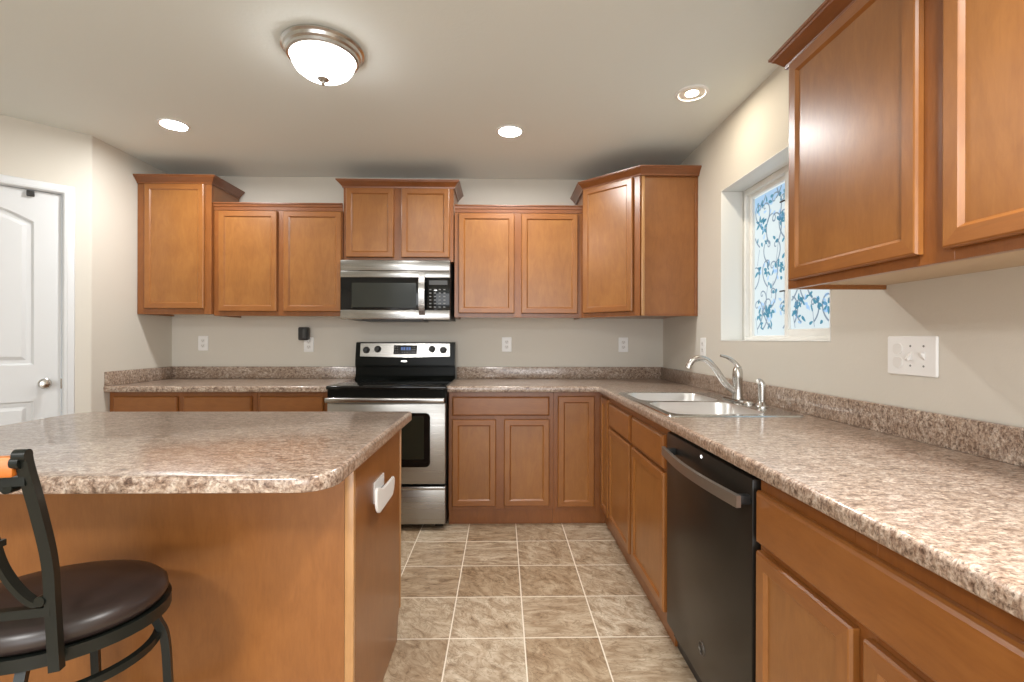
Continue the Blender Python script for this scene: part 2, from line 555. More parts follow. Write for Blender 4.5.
def film(pane, X, rect, seed):
    rnd = random.Random(seed)
    v, lf, pb = bmesh.new(), bmesh.new(), bmesh.new()
    y0, y1, z0, z1 = rect

    def inside(p, m=.006): return y0 + m < p[0] < y1 - m and z0 + m < p[1] < z1 - m

    def put(bm, pts, wd):
        run = []
        for p in pts:
            if inside(p): run.append(p)
            else: break
        if len(run) > 4: ribbon(bm, run, wd if not isinstance(wd, list) else wd[:len(run)], X)

    def put_leaf(bm, y, z, ln, wd, ang):
        if inside((y, z), .02) and inside((y + ln * math.cos(ang), z + ln * math.sin(ang)), .006): leaf(bm, y, z, ln, wd, ang, X)
    for sy, ph in ((.04, 0), (.12, 1.6), (.20, .6), (.29, 2.4), (.38, .2), (.46, 3)):
        yb = y1 - sy
        stem = [(yb + .035 * math.sin(ph + 7.5 * (z - z0)), z) for z in [z0 + .008 + (z1 - z0 - .016) * k / 60 for k in range(61)]]
        # broken main stem
        for a in range(0, 60, 15):
            if rnd.random() < .6: put(v, stem[a:a + 8], .0018)
        for k in range(2, 60, 9):
            p = stem[k]; hand = rnd.choice((-1, 1))
            put(v, curl(p[0], p[1], PI / 2 - hand * .9 + rnd.uniform(-.3, .3), rnd.uniform(.11, .18), hand, rnd.uniform(1.0, 1.35)), [.0046 - .0016 * t / 26 for t in range(27)])
            for q in range(rnd.choice((2, 3, 4))):
                put_leaf(lf, p[0] + rnd.uniform(-.06, .06), p[1] + rnd.uniform(-.03, .03), rnd.uniform(.018, .040), rnd.uniform(.010, .018), rnd.uniform(0, 2 * PI))
        for k in range(9, 60, 19):
            p = stem[k]; fy, fz = p[0] + rnd.uniform(-.04, .04), p[1] + rnd.uniform(-.02, .02)
            a0 = rnd.uniform(0, 2 * PI)
            for q in range(4): put_leaf(lf, fy + .006 * math.cos(a0 + q), fz + .006 * math.sin(a0 + q), rnd.uniform(.026, .042), rnd.uniform(.013, .02), a0 + q * rnd.uniform(.9, 1.5))
            for q in range(4): put_leaf(pb, fy + rnd.uniform(-.07, .07), fz + rnd.uniform(-.07, .07), .03, .014, rnd.uniform(0, 2 * PI))
    if seed == 3:
        pts = [(y0 + .004, z1 - .004), (y0 + .004, z1 - .07)]
        for k in range(9):
            y = y0 + .004 + (y1 - y0 - .008) * k / 8
            pts.append((y, z1 - .05 - .015 * math.sin(k * 1.9) - .004 * k))
        pts.append((y1 - .004, z1 - .004))
        pb.faces.new([pb.verts.new((X + .0003, y, z)) for y, z in pts])
    obj('vine_print', v, VINE, pane, smooth=False); obj('leaf_print', lf, LEAF, pane, smooth=False); obj('petal_print', pb, PALEB, pane, smooth=False)


film(sl, XG1 - .0012, FP, 3)
film(sn, XG2 - .0012, NP, 11)
b = bmesh.new()
lx0, lx1 = XR - .002, XF - .001
box(b, lx0, lx1, WY0 + .0005, WY1 - .0005, WZ0 + .0005, WZ0 + .005, bev=.0015); box(b, lx0, lx1, WY0 + .0005, WY1 - .0005, WZ1 - .005, WZ1 - .0005, bev=.0015)
box(b, lx0, lx1, WY0 + .0005, WY0 + .005, WZ0 + .005, WZ1 - .005, bev=.0015); box(b, lx0, lx1, WY1 - .005, WY1 - .0005, WZ0 + .005, WZ1 - .005, bev=.0015)
struct('trim_1', b, VINYL)


# ------------------------------------------------------------------ cabinet building
DT = .019


def ring_loops(x0, x1, z0, z1, y):
    return [(x0, y, z0), (x1, y, z0), (x1, y, z1), (x0, y, z1)]


def make_door(root, x0, x1, z0, z1, yf, name='door', M=None, st=.039):
    """recessed-panel door; back on y = yf, face at yf - DT, local front is -y"""
    b = bmesh.new()
    loops = [ring_loops(x0, x1, z0, z1, yf)]
    for ins, dep in ((0, .012), (.003, .0175), (.006, DT), (st - .002, DT), (st, DT - .002), (st + .006, .0105)):
        loops.append(ring_loops(x0 + ins, x1 - ins, z0 + ins, z1 - ins, yf - dep))
    L = [[b.verts.new(p) for p in lp] for lp in loops]
    for q, (a, c) in enumerate(zip(L, L[1:])):
        for i in range(4):
            f = b.faces.new((a[i], a[(i + 1) % 4], c[(i + 1) % 4], c[i]))
            f.material_index = 1 if i in (0, 2) else 0
    o = obj(name, b, [W_STILE, W_RAIL], root, M=M, ang=60, smooth=False)
    s = st + .0055
    obj('recessed_panel', BX(x0 + s, x1 - s, yf - .0106, yf - .001, z0 + s, z1 - s), W_DOOR, o, M=M)
    return o


def make_drawer(root, x0, x1, z0, z1, yf, name='drawer_front', M=None):
    b = bmesh.new()
    loops = [ring_loops(x0 + i, x1 - i, z0 + i, z1 - i, yf - d) for i, d in ((0, 0), (0, .010), (.004, .0155), (.010, DT))]
    loft(b, loops)
    return obj(name, b, W_RAIL, root, M=M, smooth=False)


def face_frame(root, xs, zs, yf, M=None, t=.019):
    """stiles at the (x0,x1) pairs xs, rails at the (z0,z1) pairs zs, front on y = yf"""
    b = bmesh.new()
    X0, X1 = xs[0][0], xs[-1][1]; Z0, Z1 = zs[0][0], zs[-1][1]
    for x0, x1 in xs: box(b, x0, x1, yf, yf + t, Z0, Z1, bev=.0012, seg=1)
    for (a0, a1), (b0, b1) in zip(xs, xs[1:]):
        for z0, z1 in zs: box(b, a1, b0, yf + .0002, yf + t, z0, z1)
    return obj('face_frame', b, W_FACE, root, M=M)


CROWN = [(0, -.006), (.007, -.006), (.009, .004), (.012, .006), (.028, .026), (.036, .031), (.038, .036), (.043, .038), (.044, .046), (0, .046)]
FLATC = [(0, 0), (.004, 0), (.005, .022), (.010, .026), (.012, .042), (.018, .044), (.018, .052), (0, .052)]


def upper(name, label, loc, rz, W, H, depth, doors, dz, crown=None, path=None, mid=True, group='wall cabinets over the counters', end=None):
    """loc is the bottom of the face frame's front-left corner; local y grows to the wall"""
    r = thing(name, label, 'cabinet', loc, rz, group)
    b = bmesh.new()
    box(b, 0, .016, .019, depth, 0, H); box(b, W - .016, W, .019, depth, 0, H)
    box(b, .016, W - .016, .019, depth, H - .016, H); box(b, .016, W - .016, depth - .012, depth, .016, H - .016)
    obj('carcass', b, W_SIDE, r)
    obj('bottom_panel', BX(.016, W - .016, .019, depth - .0, .014, .028), W_UNDER, r)
    xs = [(0, doors[0][0] + .012)]
    for a, c in zip(doors, doors[1:]): xs.append((a[1] - .012, c[0] + .012))
    xs.append((doors[-1][1] - .012, W))
    face_frame(r, xs, [(0, dz[0] + .012), (dz[1] - .012, H)], 0)
    for a, c in doors: make_door(r, a, c, dz[0], dz[1], -.001)
    if crown:
        obj('crown_molding', sweep(bmesh.new(), path, crown, H - .0), W_CROWN, r, ang=20)
    return r


G = .0005
# tall cabinet in the left corner
x0, x1, zb = -2.527, -2.0204, 1.388
upper('wall_cabinet', 'tall single-door wooden wall cabinet in the left corner', (x0, 3.345, zb), 0, x1 - x0, 2.298 - zb, D - 3.345 - .001,
      [(-2.4707 - x0, -2.0628 - x0)], (1.4254 - zb, 2.289 - zb), CROWN, [(0, 0), (x1 - x0, 0), (x1 - x0, .345)])
x0, x1, zb = -2.0195, -1.1229, 1.379
upper('wall_cabinet', 'low double-door wooden wall cabinet between the tall corner cabinet and the microwave', (x0, 3.375, zb), 0, x1 - x0, 2.120 - zb, D - 3.375 - .001,
      [(-1.9817 - x0, -1.5778 - x0), (-1.5328 - x0, -1.1302 - x0)], (1.4092 - zb, 2.113 - zb), FLATC, [(0, 0), (x1 - x0, 0)])
x0, x1, zb = -1.1194, -.3453, 1.766
upper('wall_cabinet', 'short double-door wooden wall cabinet directly above the microwave', (x0, 3.375, zb), 0, x1 - x0, 2.290 - zb, D - 3.375 - .001,
      [(-1.0988 - x0, -.7639 - x0), (-.7115 - x0, -.3728 - x0)], (1.7928 - zb, 2.2818 - zb), CROWN, [(0, .319), (0, 0), (x1 - x0, 0), (x1 - x0, .319)])
x0, x1, zb = -.3382, .5785, 1.373
upper('wall_cabinet', 'low double-door wooden wall cabinet right of the microwave', (x0, 3.375, zb), 0, x1 - x0, 2.117 - zb, D - 3.375 - .001,
      [(-.3081 - x0, .0867 - x0), (.1362 - x0, .5368 - x0)], (1.4019 - zb, 2.1093 - zb), FLATC, [(0, 0), (x1 - x0, 0)])

# diagonal corner cabinet
zb, H = 1.372, 2.276 - 1.372
r = thing('corner_wall_cabinet', 'angled corner wooden wall cabinet between the back wall and the window', 'cabinet', (.90, 3.36, zb), 0, 'wall cabinets over the counters')
fl, fr, yw, xw = (.5805, 3.36), (.8975, 3.043), D - .001, XR - .001
poly = [fl, fr, (xw, fr[1]), (xw, yw), (fl[0], yw)]
inn = [(fl[0] + .004, fl[1] + .02), (fr[0] + .014, fr[1] + .016)] + [(xw - .01, fr[1] + .016), (xw - .01, yw - .01), (fl[0] + .004, yw - .01)]
b = bmesh.new()
pl = [(x, y) for x, y in poly]
loft(b, [[(x, y, zb + .012) for x, y in pl], [(x, y, zb + H) for x, y in pl]])
obj('carcass', b, W_SIDE, r, world=True)
Ld = math.hypot(fr[0] - fl[0], fr[1] - fl[1])
Md = Matrix.Translation((fl[0] - .90, fl[1] - 3.36, 0)) @ Matrix.Rotation(-PI / 4, 4, 'Z')
face_frame(r, [(0, .035), (Ld - .045, Ld + .0)], [(0, .045), (H - .03, H)], -.0195, M=Md)
make_door(r, .016, Ld - .046, 1.402 - zb, 2.268 - zb, -.0205, M=Md)
b = bmesh.new(); box(b, fr[0] - .004, fr[0] + .017, fr[1] - .016, fr[1] - .0003, zb, zb + H, bev=.003)
obj('corner_bead', b, W_EDGE, r, world=True)
b = bmesh.new(); box(b, xw - .018, xw, fr[1] - .009, fr[1] - .0003, zb, zb + H, bev=.002)
box(b, fr[0] + .017, xw - .018, fr[1] - .004, fr[1] - .0003, zb, zb + .012)
obj('scribe_strip', b, W_FACE, r, world=True)
k_ = .0195
obj('crown_molding', sweep(bmesh.new(), [(fl[0] - .008, yw), (fl[0] - .008, fl[1] - .02), (fr[0] - .008, fr[1] - .02), (xw, fr[1] - .02)], [(o if o > 0 else -.02, u) for o, u in CROWN], zb + H), W_CROWN, r, world=True, ang=20)

# right wall upper cabinet (front faces the left)
zb, Hh = 1.383, 2.118 - 1.383
Y0, Y1 = 1.548, .43
upper('wall_cabinet', 'double-door wooden wall cabinet on the right wall beside the window', (.943, Y0, zb), -PI / 2, Y0 - Y1, Hh, XR - .943 - .001,
      [(Y0 - 1.519, Y0 - 1.0430), (Y0 - .982, Y0 - .485)], (1.4075 - zb, 2.108 - zb), CROWN, [(0, .317), (0, 0), (Y0 - Y1, 0)])

# base cabinets
BZ = .876


def base(label, loc, rz, W, depth, fr_x, drawers, ddz, doors, dz, lside=True, name='base_cabinet', toe=.036):
    r = thing(name, label, 'cabinet', loc, rz, 'base cabinets under the counters')
    b = bmesh.new()
    box(b, 0, .016, .019, depth, .1, BZ - .001); box(b, W - .016, W, .019, depth, .1, BZ - .001)
    box(b, 0, .016, toe + .0, depth, .001, .1); box(b, W - .016, W, toe, depth, .001, .1)
    box(b, .016, W - .016, .019, depth, .1, .116); box(b, .016, W - .016, depth - .012, depth, .116, BZ - .001)
    obj('carcass', b, W_SIDE, r)
    obj('toe_kick', BX(.0, W, toe - .012, toe, .001, .100), W_FACE, r)
    zr = [(.105, dz[0] + .012), (dz[1] - .012, ddz[0] + .012), (ddz[1] - .012, BZ - .001)] if drawers else [(.105, dz[0] + .012), (dz[1] - .012, BZ - .001)]
    face_frame(r, fr_x, zr, 0)
    for a, c in drawers: make_drawer(r, a, c, ddz[0], ddz[1], -.001)
    for a, c in doors: make_door(r, a, c, dz[0], dz[1], -.001)
    return r


YF = 3.115
dpt = D - YF - .001
x0, x1 = -2.527, -1.586
base('wooden base cabinet with two drawers along the left wall corner', (x0, YF, 0), 0, x1 - x0, dpt, [(0, .047), (-2.10 - x0, -2.04 - x0), (-1.63 - x0, x1 - x0)],
     [(-2.492 - x0, -2.0881 - x0), (-2.0501 - x0, -1.615 - x0)], (.70, .846), [(-2.492 - x0, -2.0881 - x0), (-2.0501 - x0, -1.615 - x0)], (.13, .665))
x0, x1 = -1.585, -1.122
base('narrow one-drawer wooden base cabinet left of the range', (x0, YF, 0), 0, x1 - x0, dpt, [(0, .03), (-1.168 - x0, x1 - x0)],
     [(-1.5672 - x0, -1.1549 - x0)], (.70, .846), [(-1.5672 - x0, -1.1549 - x0)], (.13, .665))
x0, x1 = -.347, .3385
base('wooden base cabinet with one wide drawer over two doors, right of the range', (x0, YF, 0), 0, x1 - x0, dpt, [(0, .036), (-.0493 - x0, .0268 - x0), (.300 - x0, x1 - x0)],
     [(-.3231 - x0, .3118 - x0)], (.7195, .8435), [(-.3231 - x0, -.0373 - x0), (.0148 - x0, .3118 - x0)], (.128, .695))

# corner base cabinet with an L-shaped front
XFf = .665
r = thing('corner_base_cabinet', 'wooden corner base cabinet with two doors meeting at the inner corner', 'cabinet', (XFf, YF, 0), 0, 'base cabinets under the counters')
b = bmesh.new()
Lp = [(.3395, YF + .02), (XFf + .02, YF + .02), (XFf + .02, 2.884), (xw, 2.884), (xw, D - .001), (.3395, D - .001)]
loft(b, [[(x, y, .1) for x, y in Lp], [(x, y, BZ - .001) for x, y in Lp]])
Lt = [(.3395, YF + .038), (XFf + .038, YF + .038), (XFf + .038, 2.884), (xw, 2.884), (xw, D - .001), (.3395, D - .001)]
loft(b, [[(x, y, .001) for x, y in Lt], [(x, y, .1) for x, y in Lt]])
obj('carcass', b, W_SIDE, r, world=True)
b = bmesh.new()
box(b, .3395, .372, YF, YF + .0195, .105, BZ - .001); box(b, .372, XFf, YF, YF + .0195, .105, .135); box(b, .372, XFf, YF, YF + .0195, .835, BZ - .001)
box(b, .60, XFf + .0195, YF, YF + .0195, .135, .835)
box(b, XFf, XFf + .0195, 2.884, YF, .105, .135); box(b, XFf, XFf + .0195, 2.884, YF, .835, BZ - .001); box(b, XFf, XFf + .0195, 2.884, 2.915, .135, .835)
obj('face_frame', b, W_FACE, r, world=True)
b = bmesh.new()
box(b, .3395, XFf + .026, YF + .024, YF + .0375, .001, .1); box(b, XFf + .024, XFf + .0375, 2.884, YF + .0375, .001, .1)
obj('toe_kick', b, W_FACE, r, world=True)
make_door(r, .3674 - XFf, .6075 - XFf, .122, .8464, -.001, M=Matrix.Translation((0, 0, 0)))
Mr = Matrix.Translation((0, 0, 0)) @ Matrix.Rotation(-PI / 2, 4, 'Z')
make_door(r, YF - 3.0935, YF - 2.900, .122, .8464, -.001, M=Mr)

# sink base and end cabinet on the right run (local x runs towards the camera)
dR = XR - XFf - .001
y0 = 2.883
base('wooden sink base cabinet with two false drawer fronts, left of the dishwasher', (XFf, y0, 0), -PI / 2, y0 - 1.868, dR, [(0, .035), (y0 - 2.418, y0 - 2.342), (y0 - 1.912, y0 - 1.868)],
     [(y0 - 2.864, y0 - 2.404), (y0 - 2.356, y0 - 1.900)], (.697, .833), [(y0 - 2.864, y0 - 2.404), (y0 - 2.356, y0 - 1.890)], (.124, .681))
y0 = 1.205
base('wooden base cabinet with a wide drawer, right of the dishwasher', (XFf, y0, 0), -PI / 2, .905, dR, [(0, .025), (y0 - .880, y0 - .825), (y0 - .34, .905)],
     [(y0 - 1.199, y0 - .318)], (.700, .8325), [(y0 - 1.196, y0 - .8665), (y0 - .838, y0 - .325)], (.124, .681))

# ------------------------------------------------------------------ countertops
CT = .914
NOSE = [(-.02, 0)] + [(.0 - .006 + .006 * math.sin(a), .006 - .006 * math.cos(a)) for a in (0, .5, 1.0, PI / 2)] \
    + [(-.011 + .011 * math.cos(a), .027 + .011 * math.sin(a)) for a in (0, .4, .8, 1.2, PI / 2)] + [(-.02, .038)]
XC, YC = .626, 3.070     # counter fronts
SX0, SX1, SY0, SY1 = .668, 1.190, 1.862, 2.668     # sink cut-out


def slab(bm, loops, z0=BZ, z1=CT):
    for z in (z0, z1):
        fill(bm, [[(x, y, z) for x, y in lp] for lp in loops])
    for lp in loops:
        n = len(lp)
        vs = [[bm.verts.new((x, y, z)) for x, y in lp] for z in (z0, z1)]
        for i in range(n): bm.faces.new((vs[0][i], vs[0][(i + 1) % n], vs[1][(i + 1) % n], vs[1][i]))
    bmesh.ops.remove_doubles(bm, verts=bm.verts, dist=1e-5)


def splash(bm, x0, x1, y0, y1):
    box(bm, x0, x1, y0, y1, CT + .0003, 1.006, bev=.003)


r = thing('countertop', 'mottled brown laminate countertop wrapping the right corner with the sink', 'countertop', (.9, 3.3, BZ), 0)
b = bmesh.new()
xl, xe, ye = -.351, XR - .001, .30
slab(b, [[(xl, D - .001), (xl, YC + .02), (XC + .02, YC + .02), (XC + .02, ye), (xe, ye), (xe, D - .001)],
         [(x, y) for x, y in rrect((SX0 + SX1) / 2 + .0, (SY0 + SY1) / 2, SX1 - SX0, SY1 - SY0, .03)]])
sweep(b, [(xl, YC), (XC, YC), (XC, ye)], NOSE, BZ)
obj('worktop', b, LAM, r, world=True, ang=40)
b = bmesh.new()
splash(b, xl, xe, D - .020, D - .001)
splash(b, XR - .020, xe, ye, D - .0205)
obj('backsplash', b, LAM, r, world=True)

r = thing('countertop', 'mottled brown laminate countertop in the left corner beside the range', 'countertop', (-1.8, 3.3, BZ), 0)
b = bmesh.new()
x0, x1 = XL + .001, -1.114
slab(b, [[(x0, D - .001), (x0, YC + .02), (x1, YC + .02), (x1, D - .001)]])
sweep(b, [(x0, YC), (x1, YC)], NOSE, BZ)
obj('worktop', b, LAM, r, world=True, ang=40)
b = bmesh.new()
splash(b, x0, x1, D - .020, D - .001); splash(b, x0, x0 + .019, YC + .004, D - .0205)
obj('backsplash', b, LAM, r, world=True)

# ------------------------------------------------------------------ sink, faucet, sprayer
r = thing('kitchen_sink', 'double-bowl stainless steel sink set into the countertop under the window', 'sink', (.93, 2.265, CT), 0)
b = bmesh.new()
ox0, ox1, oy0, oy1 = .652, 1.206, 1.838, 2.690
zt = CT + .005
out = rrect((ox0 + ox1) / 2, (oy0 + oy1) / 2, ox1 - ox0, oy1 - oy0, .035)
bowls = [rrect(.882, 2.473, .392, .352, .07, 8), rrect(.882, 2.066, .392, .372, .07, 8)]
loft(b, [[(x, y, CT + .0006) for x, y in out], [(x, y, zt) for x, y in offset_poly(out, .006)]], False, False)
oi = offset_poly(out, .006)
fill(b, [[(x, y, zt) for x, y in oi]] + [[(x, y, zt) for x, y in bl] for bl in bowls])
bmesh.ops.remove_doubles(b, verts=b.verts, dist=1e-5)
obj('sink_deck', b, SINK, r, world=True)
for bl in bowls:
    b = bmesh.new(); bl = bl[::1]
    loops = [[(x, y, zt) for x, y in bl], [(x, y, zt - .006) for x, y in offset_poly(bl, .004)], [(x, y, zt - .13) for x, y in offset_poly(bl, .014)],
             [(x, y, zt - .155) for x, y in offset_poly(bl, .030)], [(x, y, zt - .165) for x, y in offset_poly(bl, .060)]]
    loft(b, loops, False, True)
    cx = sum(p[0] for p in bl) / len(bl); cy = sum(p[1] for p in bl) / len(bl)
    o = obj('bowl', b, BOWL, r, world=True, ang=50)
    b = bmesh.new(); lathe(b, [(.044, zt - .1645), (.044, zt - .161), (.036, zt - .160), (.030, zt - .1635), (.002, zt - .1635)], cx + .0, cy, 28)
    obj('drain', b, CHROME, o, world=True)

fx, fy = 1.148, 2.290
r = thing('faucet', 'brushed nickel arched faucet with a side lever behind the sink', 'faucet', (fx, fy, zt), 0)
b = bmesh.new()
pl = rrect(fx, fy, .054, .255, .026, 8)
loft(b, [[(x, y, zt + .0005) for x, y in pl], [(x, y, zt + .006) for x, y in pl], [(x, y, zt + .012) for x, y in offset_poly(pl, .008)]])
obj('base_plate', b, NICKEL, r, world=True)
b = bmesh.new(); lathe(b, [(.026, zt + .012), (.025, zt + .02), (.0225, zt + .05), (.0225, zt + .105), (.0235, zt + .107), (.0235, zt + .135), (.021, zt + .155), (.013, zt + .168), (.003, zt + .171)], fx, fy, 28)
obj('body', b, NICKEL, r, world=True)
sp = smooth_path([(fx - .012, fy, zt + .045), (fx - .060, fy, zt + .085), (fx - .105, fy, zt + .150), (fx - .145, fy, zt + .195), (fx - .185, fy, zt + .209), (fx - .220, fy, zt + .198), (fx - .240, fy, zt + .172)], 7)
b = bmesh.new(); tube(b, sp, [.0165 - .004 * i / len(sp) for i in range(len(sp))], 16)
o = obj('spout', b, NICKEL, r, world=True)
b = bmesh.new(); tube(b, [(fx - .238, fy, zt + .176), (fx - .2435, fy, zt + .160)], [.0145, .0145], 16)
obj('aerator', b, NICKEL, o, world=True)
lv = smooth_path([(fx + .004, fy, zt + .160), (fx - .012, fy, zt + .185), (fx - .045, fy, zt + .210), (fx - .085, fy, zt + .222)], 6)
b = bmesh.new(); tube(b, lv, [.017 - .0115 * (i / (len(lv) - 1)) ** .6 for i in range(len(lv))], 12, ry=None)
obj('lever', b, NICKEL, r, world=True)

sx, sy = 1.150, 2.078
r = thing('sink_sprayer', 'small brushed nickel side sprayer standing right of the faucet', 'sprayer', (sx, sy, zt), 0)
b = bmesh.new(); lathe(b, [(.026, zt + .0005), (.026, zt + .005), (.019, zt + .012), (.016, zt + .022), (.0145, zt + .024)], sx, sy, 24)
obj('flange', b, NICKEL, r, world=True)
b = bmesh.new()
hp = smooth_path([(sx, sy, zt + .018), (sx, sy, zt + .06), (sx, sy, zt + .092), (sx - .003, sy, zt + .106), (sx - .010, sy, zt + .115), (sx - .018, sy, zt + .114)], 5)
tube(b, hp, [.012 + .004 * math.sin(PI * min(1, i / (len(hp) - 1) * 1.2)) for i in range(len(hp))], 14)
obj('spray_head', b, NICKEL, r, world=True)

# ------------------------------------------------------------------ range
rx0, rx1 = -1.1085, -.3535
RY = 3.02
r = thing('range', 'stainless steel and black electric range between the base cabinets', 'range', ((rx0 + rx1) / 2, 3.35, 0), 0)
b = bmesh.new()
box(b, rx0, rx1, RY + .045, D - .03, .035, .895)
for x in (rx0 + .03, rx1 - .08):
    for y in (RY + .09, D - .1): box(b, x, x + .05, y, y + .05, .001, .036)
obj('oven_body', b, BLACK, r, world=True)
b = bmesh.new()
box(b, rx0 - .003, rx1 + .003, RY + .0, D - .085, .896, .921, bev=.007, seg=3)
ck = obj('cooktop', b, GLASSB, r, world=True)
RINGM = new_mat('burner_print', (.05, .05, .05), .15)
for cx, cy, rr in ((-.92, 3.18, .11), (-.54, 3.18, .085), (-.92, 3.44, .08), (-.54, 3.44, .105)):
    b = bmesh.new()
    for q in (rr, rr * .62):
        loft(b, [circ(cx, cy, .9214, q, 40), circ(cx, cy, .9214, q - .004, 40)], False, False)
    obj('burner_ring', b, RINGM, ck, world=True)
# back guard: black console leaning back, steel fascia on it
b = bmesh.new()
pr = [(3.580, .918), (3.612, .945), (3.612, 1.008), (3.598, 1.016), (3.598, 1.040), (3.622, 1.190), (3.640, 1.196), (D - .03, 1.196), (D - .03, .918)]
loft(b, [[(rx0 + .004, y, z) for y, z in pr], [(rx1 - .004, y, z) for y, z in pr]])
bmesh.ops.bevel(b, geom=[e for e in b.edges if abs(e.verts[0].co.x - e.verts[1].co.x) > .1], offset=.004, segments=2, affect='EDGES')
bg = obj('backguard', b, BLACK, r, world=True)
tilt = math.atan2(.024, .150)
Mf = Matrix.Translation((0, 3.598, 1.040)) @ Matrix.Rotation(-tilt, 4, 'X')     # local z climbs the console
b = bmesh.new()
fp = [(rx0 + .040, .048), (-.733, .040), (rx1 - .040, .048), (rx1 - .040, .147), (rx0 + .040, .147)]
loft(b, [[(x, -.0005, z) for x, z in fp], [(x, -.006, z) for x, z in fp]])
fa = obj('control_fascia', b, STEEL_B, bg, M=Mf, world=True)
obj('clock_display', BX(-.818, -.642, -.009, -.0062, .064, .132, bev=.002), BLACKP, bg, M=Mf, world=True)
b = bmesh.new()
for x in (-.762, -.744, -.722, -.704): box(b, x, x + .013, -.0105, -.0092, .096, .118)
obj('clock_digits', b, BLUELED, bg, M=Mf, world=True)
for x, z in [(x, z) for x in (-.806, -.790, -.674, -.660) for z in (.080, .100, .118)] + [(-.752, .077), (-.735, .077), (-.715, .077)]:
    obj('button', BX(x - .004, x + .004, -.0102, -.0092, z - .003, z + .003), GREY, bg, M=Mf, world=True)
for kx, kz in ((-1.0225, .096), (-.938, .103), (-.530, .104), (-.444, .096)):
    b = bmesh.new(); lathe(b, [(.0255, 0), (.0255, .004), (.021, .006), (.019, .022), (.016, .025), (.002, .025)], n=24)
    box(b, -.004, .004, -.019, .019, .02, .029, bev=.0015)
    obj('control_knob', b, BLACKP, bg, M=Mf @ Matrix.Translation((kx, -.0062, kz)) @ Matrix.Rotation(PI / 2, 4, 'X'), world=True)
b = bmesh.new()
el = circ(0, 0, 0, .024, 28, .0085)
loft(b, [[(x - .738, -.0005, y + .012) for x, y, _ in el], [(x - .738, -.0035, y + .012) for x, y, _ in el]])
obj('maker_badge', b, STEEL_B, bg, M=Mf, world=True)
# door, handle, drawer
b = bmesh.new()
box(b, rx0 + .004, rx1 - .004, RY + .006, RY + .045, .297, .812, bev=.006)
od = obj('oven_door', b, STEEL, r, world=True)
b = bmesh.new(); wl = rrect(-.7325, .577, .556, .345, .03, 6)
loft(b, [[(x, RY + .0055, z) for x, z in wl], [(x, RY + .001, z) for x, z in offset_poly(wl, .003)]])
ow = obj('window_surround', b, GLASSB, od, world=True)
b = bmesh.new(); wl = rrect(-.7325, .592, .478, .272, .008, 4)
loft(b, [[(x, RY + .0008, z) for x, z in wl], [(x, RY - .0005, z) for x, z in wl]])
obj('oven_window', b, GLASSO, od, world=True)
b = bmesh.new()
hpts = [(rx0 + .006, RY - .040, .834), (rx1 - .006, RY - .040, .834)]
box(b, rx0 + .004, rx1 - .004, RY - .046, RY - .020, .818, .851, bev=.008, seg=3)
for x in (rx0 + .03, rx1 - .05): box(b, x, x + .02, RY - .022, RY + .01, .820, .842)
obj('oven_handle', b, STEEL_B, od, world=True)
obj('vent_strip', BX(rx0 + .004, rx1 - .004, RY + .012, RY + .045, .815, .894), BLACK, r, world=True)
b = bmesh.new()
box(b, rx0 + .004, rx1 - .004, RY + .006, RY + .045, .042, .284, bev=.005)
dwr = obj('storage_drawer', b, STEEL, r, world=True)
obj('drawer_lip', BX(rx0 + .004, rx1 - .004, RY - .006, RY + .006, .262, .284, bev=.003), STEEL_B, dwr, world=True)

# ------------------------------------------------------------------ microwave
mx0, mx1, MY = -1.108, -.358, 3.275
r = thing('microwave', 'stainless steel over-the-range microwave hung above the range', 'microwave', (-.733, 3.48, 1.353), 0)
obj('housing', BX(mx0 + .003, mx1 - .003, MY + .028, D - .001, 1.357, 1.7645), BLACKP, r, world=True)
obj('vent_grille', BX(mx0, mx1, MY, MY + .0275, 1.688, 1.760, bev=.004), STEEL_B, r, world=True)
obj('top_rail', BX(mx0, mx1, MY, MY + .0275, 1.641, 1.686, bev=.003), STEEL_B, r, world=True)
obj('bottom_rail', BX(mx0, mx1, MY, MY + .0275, 1.353, 1.4185, bev=.004), STEEL_B, r, world=True)
dd = obj('microwave_door', BX(mx0 + .001, -.531, MY + .001, MY + .0275, 1.4195, 1.640, bev=.002), GLASSB, r, world=True)
b = bmesh.new(); wl = rrect(-.810, 1.520, .440, .168, .006, 4)
loft(b, [[(x, MY + .0008, z) for x, z in wl], [(x, MY - .0003, z) for x, z in wl]])
obj('door_window', b, GLASSM, dd, world=True)
cp = obj('control_panel', BX(-.530, mx1 - .001, MY + .001, MY + .0275, 1.4195, 1.640, bev=.002), GLASSB, r, world=True)
b = bmesh.new()
for i in range(4):
    for j in range(6): box(b, -.500 + i * .032, -.486 + i * .032, MY - .0002, MY + .0008, 1.436 + j * .024, 1.443 + j * .024)
obj('keypad_print', b, GREY, cp, world=True)
obj('display', BX(-.502, -.376, MY - .0003, MY + .0009, 1.592, 1.622), DGREY, cp, world=True)
b = bmesh.new()
hz = [1.385 + (1.676 - 1.385) * k / 16 for k in range(17)]
tube(b, [(-.548, MY - .012 - .026 * math.sin(PI * k / 16), z) for k, z in enumerate(hz)], .020, square=True, ry=.006, up=Vector((0, 1, 0)))
for z in (1.392, 1.668): box(b, -.560, -.536, MY - .012, MY + .002, z - .008, z + .008)
obj('microwave_handle', b, STEEL_B, r, world=True)
b = bmesh.new(); box(b, -.98, -.55, MY + .06, MY + .30, 1.345, 1.3568)
obj('underside_filter', b, DGREY, r, world=True)

